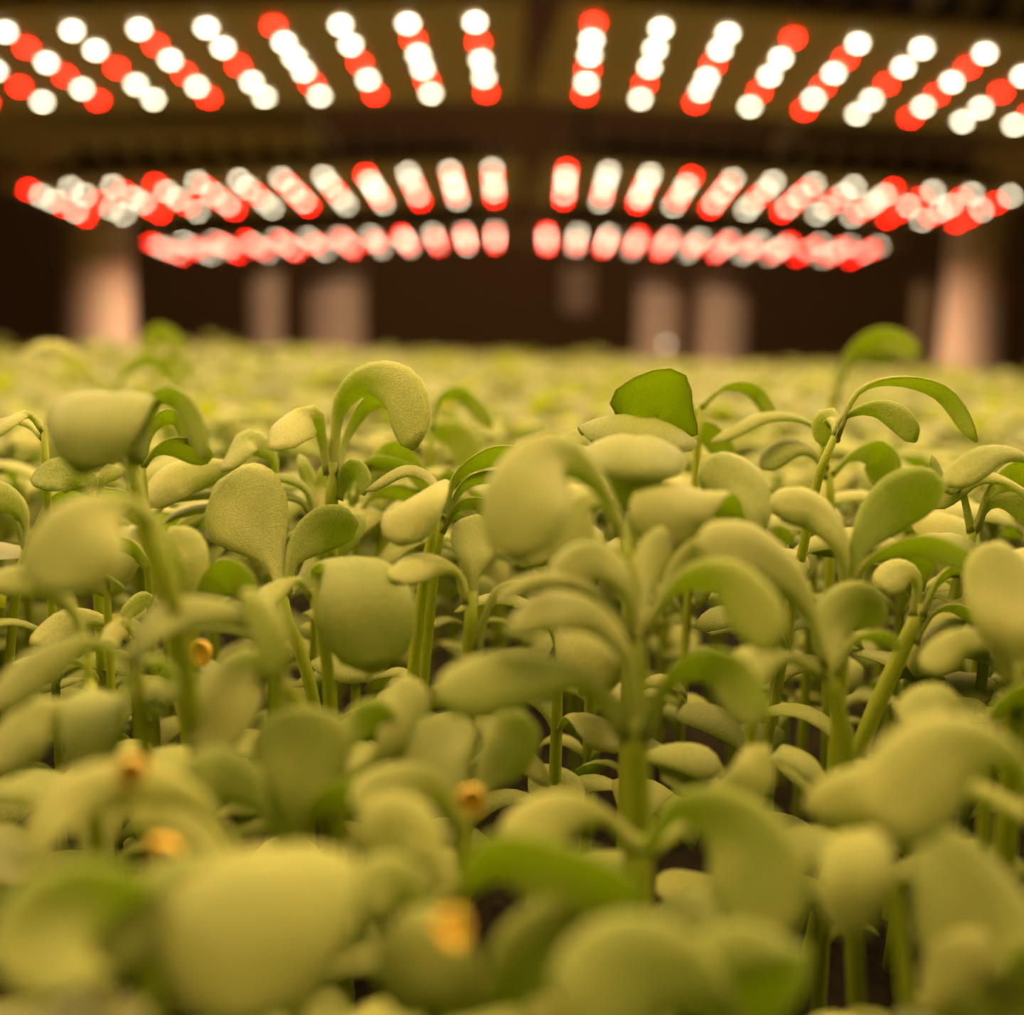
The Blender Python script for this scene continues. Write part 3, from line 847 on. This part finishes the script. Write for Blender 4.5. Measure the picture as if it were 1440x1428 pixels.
for d, x, y in NEAR:
    low = random.random() < .30
    h = height_for(x, y, .012, random.uniform(0, 55))
    leafrise = .009
    if low: h = h * random.uniform(.35, .6); s = random.uniform(.5, .75)
    else: s = random.uniform(.8, 1.08)
    h = max(.008, h - leafrise * s)
    root = empty('seedling', (x, y, 0)); root.rotation_euler.z = random.uniform(0, 6.28)
    lm = landmark(x, y)
    if d < .075: lab = 'short green seedling half hidden in the dark gaps near ' + lm
    elif low: lab = 'stunted little seedling low between taller stems near ' + lm
    elif d < .13: lab = 'leafy green seedling crowded in beside ' + lm
    else: lab = 'softly blurred seedling in the canopy beyond ' + lm
    grp = lab.replace(' seedling ', ' seedlings ', 1)
    tag(root, lab, 'seedling', grp)
    st = link('stem', random.choice(STEM), None, root); st.scale = (.00062, .00062, h)
    n = 2 if low else random.choice((3, 4, 4, 5)); a0 = random.uniform(0, 6.28)
    for k in range(n):
        lf = link('leaf', random.choice(LV), None, root)
        lf.location = (0, 0, h * .99 - .0012 * (k // 2)); lf.rotation_euler = (random.uniform(-.25, .25), random.uniform(-.25, .25), a0 + k * (3.14 if n == 2 else 2.4) + random.uniform(-.4, .4))
        q = s * (1 if k < 2 else random.uniform(.6, .95)); lf.scale = (q, q, q)
    if h > .016 and .085 < d < .22:
        for k in range(4):
            lf = link('leaf', random.choice(LV), None, root)
            lf.location = (0, 0, h * (.42 if k < 2 else .72)); lf.rotation_euler = (random.uniform(-.2, .2), random.uniform(-.2, .2), a0 + 1 + (k % 2) * 3.14 + (k // 2) * 1.57)
            q = random.uniform(.45, .8); lf.scale = (q, q, q)

# distant part of the canopy: far too many to count, one mesh
def far_canopy():
    def tmpl(length, half, el, dr):
        a = el; p = np.array([0., 0., 0.]); rows = []
        w = [.16, .30, .85, 1.0, .35]
        for i in range(5):
            hh = half * w[i]
            rows.append([p + [0, -hh, -.2 * hh], p.copy(), p + [0, hh, -.2 * hh]])
            p = p + np.array([math.cos(a), 0, math.sin(a)]) * (length / 4); a -= dr / 4
        return np.array(rows).reshape(-1, 3)
    quads = np.array([(i * 3 + j, i * 3 + j + 1, (i + 1) * 3 + j + 1, (i + 1) * 3 + j) for i in range(4) for j in range(2)])
    T = [tmpl(random.uniform(.014, .019), random.uniform(.003, .0046), random.uniform(.7, 1.3), random.uniform(1.2, 2.8)) for _ in range(10)]
    stem_t = np.array([(math.cos(k * 2.094), math.sin(k * 2.094), z) for z in (0, 1) for k in range(3)])
    stem_q = np.array([(k, (k + 1) % 3, 3 + (k + 1) % 3, 3 + k) for k in range(3)])
    VV, FF = [], []; nv = 0
    y = BED_Y0 + .02
    while y < BED_Y1 - .01:
        g = max(.0125, .0125 + (max(y, 0) - .4) * .006)
        nx = int(2 * (BED_X - .015) / g)
        for i in range(nx):
            x = -BED_X + .015 + (i + rng.uniform(0, 1)) * g; yy = y + rng.uniform(-.5, .5) * g
            v = Vector((x, yy, .03)) - CAM; d = v.dot(FWD)
            if d > .035:
                px = W / 2 + v.dot(RGT) / d * FPX
                if -90 <= px <= 1530 and d <= d_near: continue
                if d <= d_near + .0 and -90 <= px <= 1530: continue
            elif math.hypot(x, yy) < .05: continue       # the space the camera itself stands in
            if abs(x) < .05 and yy < .03 and yy > -.2: continue
            jit = rng.uniform(-6, 46) if d < .6 else rng.uniform(-10, 30)
            h = height_for(x, yy, .03 if d > .2 else .014, jit) if d > .035 else rng.uniform(.014, .024)
            cl_ = math.sin(x * 71 + 1.3 * math.sin(yy * 43)) * math.sin(yy * 57 + 1.7 * math.sin(x * 38))
            h = max(.02 if d > .12 else .007, h - .009) + (.007 * cl_ if d > .3 else 0) + (rng.uniform(-.010, .006) if d > .3 else 0) + (.010 if rng.random() < .05 and d > .4 else 0)
            VV.append(stem_t * [.0006, .0006, h] + [x, yy, 0]); FF.append(stem_q + nv); nv += 6
            a0 = rng.uniform(0, 6.28)
            for k in range(4):
                t = T[rng.integers(10)]; a = a0 + k * 2.4 + rng.uniform(-.4, .4); c, s = math.cos(a), math.sin(a)
                sc = rng.uniform(.8, 1.15)
                q = np.empty_like(t); q[:, 0] = (t[:, 0] * c - t[:, 1] * s) * sc + x; q[:, 1] = (t[:, 0] * s + t[:, 1] * c) * sc + yy; q[:, 2] = t[:, 2] * sc + h
                VV.append(q); FF.append(quads + nv); nv += len(q)
        y += g
    VV = np.concatenate(VV); FF = np.concatenate(FF)
    me = bpy.data.meshes.new('seedling_canopy')
    me.vertices.add(len(VV)); me.vertices.foreach_set('co', VV.astype(np.float32).ravel())
    me.loops.add(FF.size); me.loops.foreach_set('vertex_index', FF.astype(np.int32).ravel())
    me.polygons.add(len(FF)); me.polygons.foreach_set('loop_start', np.arange(0, FF.size, 4, dtype=np.int32))
    me.polygons.foreach_set('use_smooth', np.ones(len(FF), dtype=bool))
    me.update(calc_edges=True); me.validate()
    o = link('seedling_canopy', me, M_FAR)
    tag(o, 'soft blurred carpet of countless pale green seedlings reaching back to the pipes', 'seedlings'); o['kind'] = 'stuff'
far_canopy()

# ------------------------------------------------------------------ orange seed hulls still clinging in the foreground
def hull(px, py, d, size, label):
    c = P(px, py, d); r = size / FPX * d / 2
    bm = bmesh.new(); bmesh.ops.create_uvsphere(bm, u_segments=16, v_segments=10, radius=1)
    for v in bm.verts:
        v.co.x *= 1.0 + .25 * v.co.z; v.co.y *= .7; v.co.z *= 1.15
        if v.co.y < -.3: v.co.y = -.3 - (v.co.y + .3) * .8      # split open on one side
    bmesh.ops.scale(bm, vec=(r, r, r), verts=bm.verts)
    o = link('seed_hull', bm_mesh('seed_hull', bm, True), M_HULL); o.location = c
    o.rotation_euler = (random.uniform(-.5, .5), random.uniform(-.6, .6), random.uniform(-.5, .5))
    tag(o, label, 'seed hull')
hull(185, 1086, .0540, 42, 'reddish orange seed hull on top of the hoop-shaped foreground leaf')
hull(230, 1200, .0525, 48, 'pale orange seed hull caught inside the hoop-shaped foreground leaf')
hull(637, 1308, .0485, 50, 'golden seed hull below the wide leaf with a curled end')
hull(664, 1128, .0630, 40, 'yellow seed hull at the foot of the pale fan-shaped leaf')
hull(283, 920, .0820, 34, 'brownish split seed hull deep under the long bowed leaf')
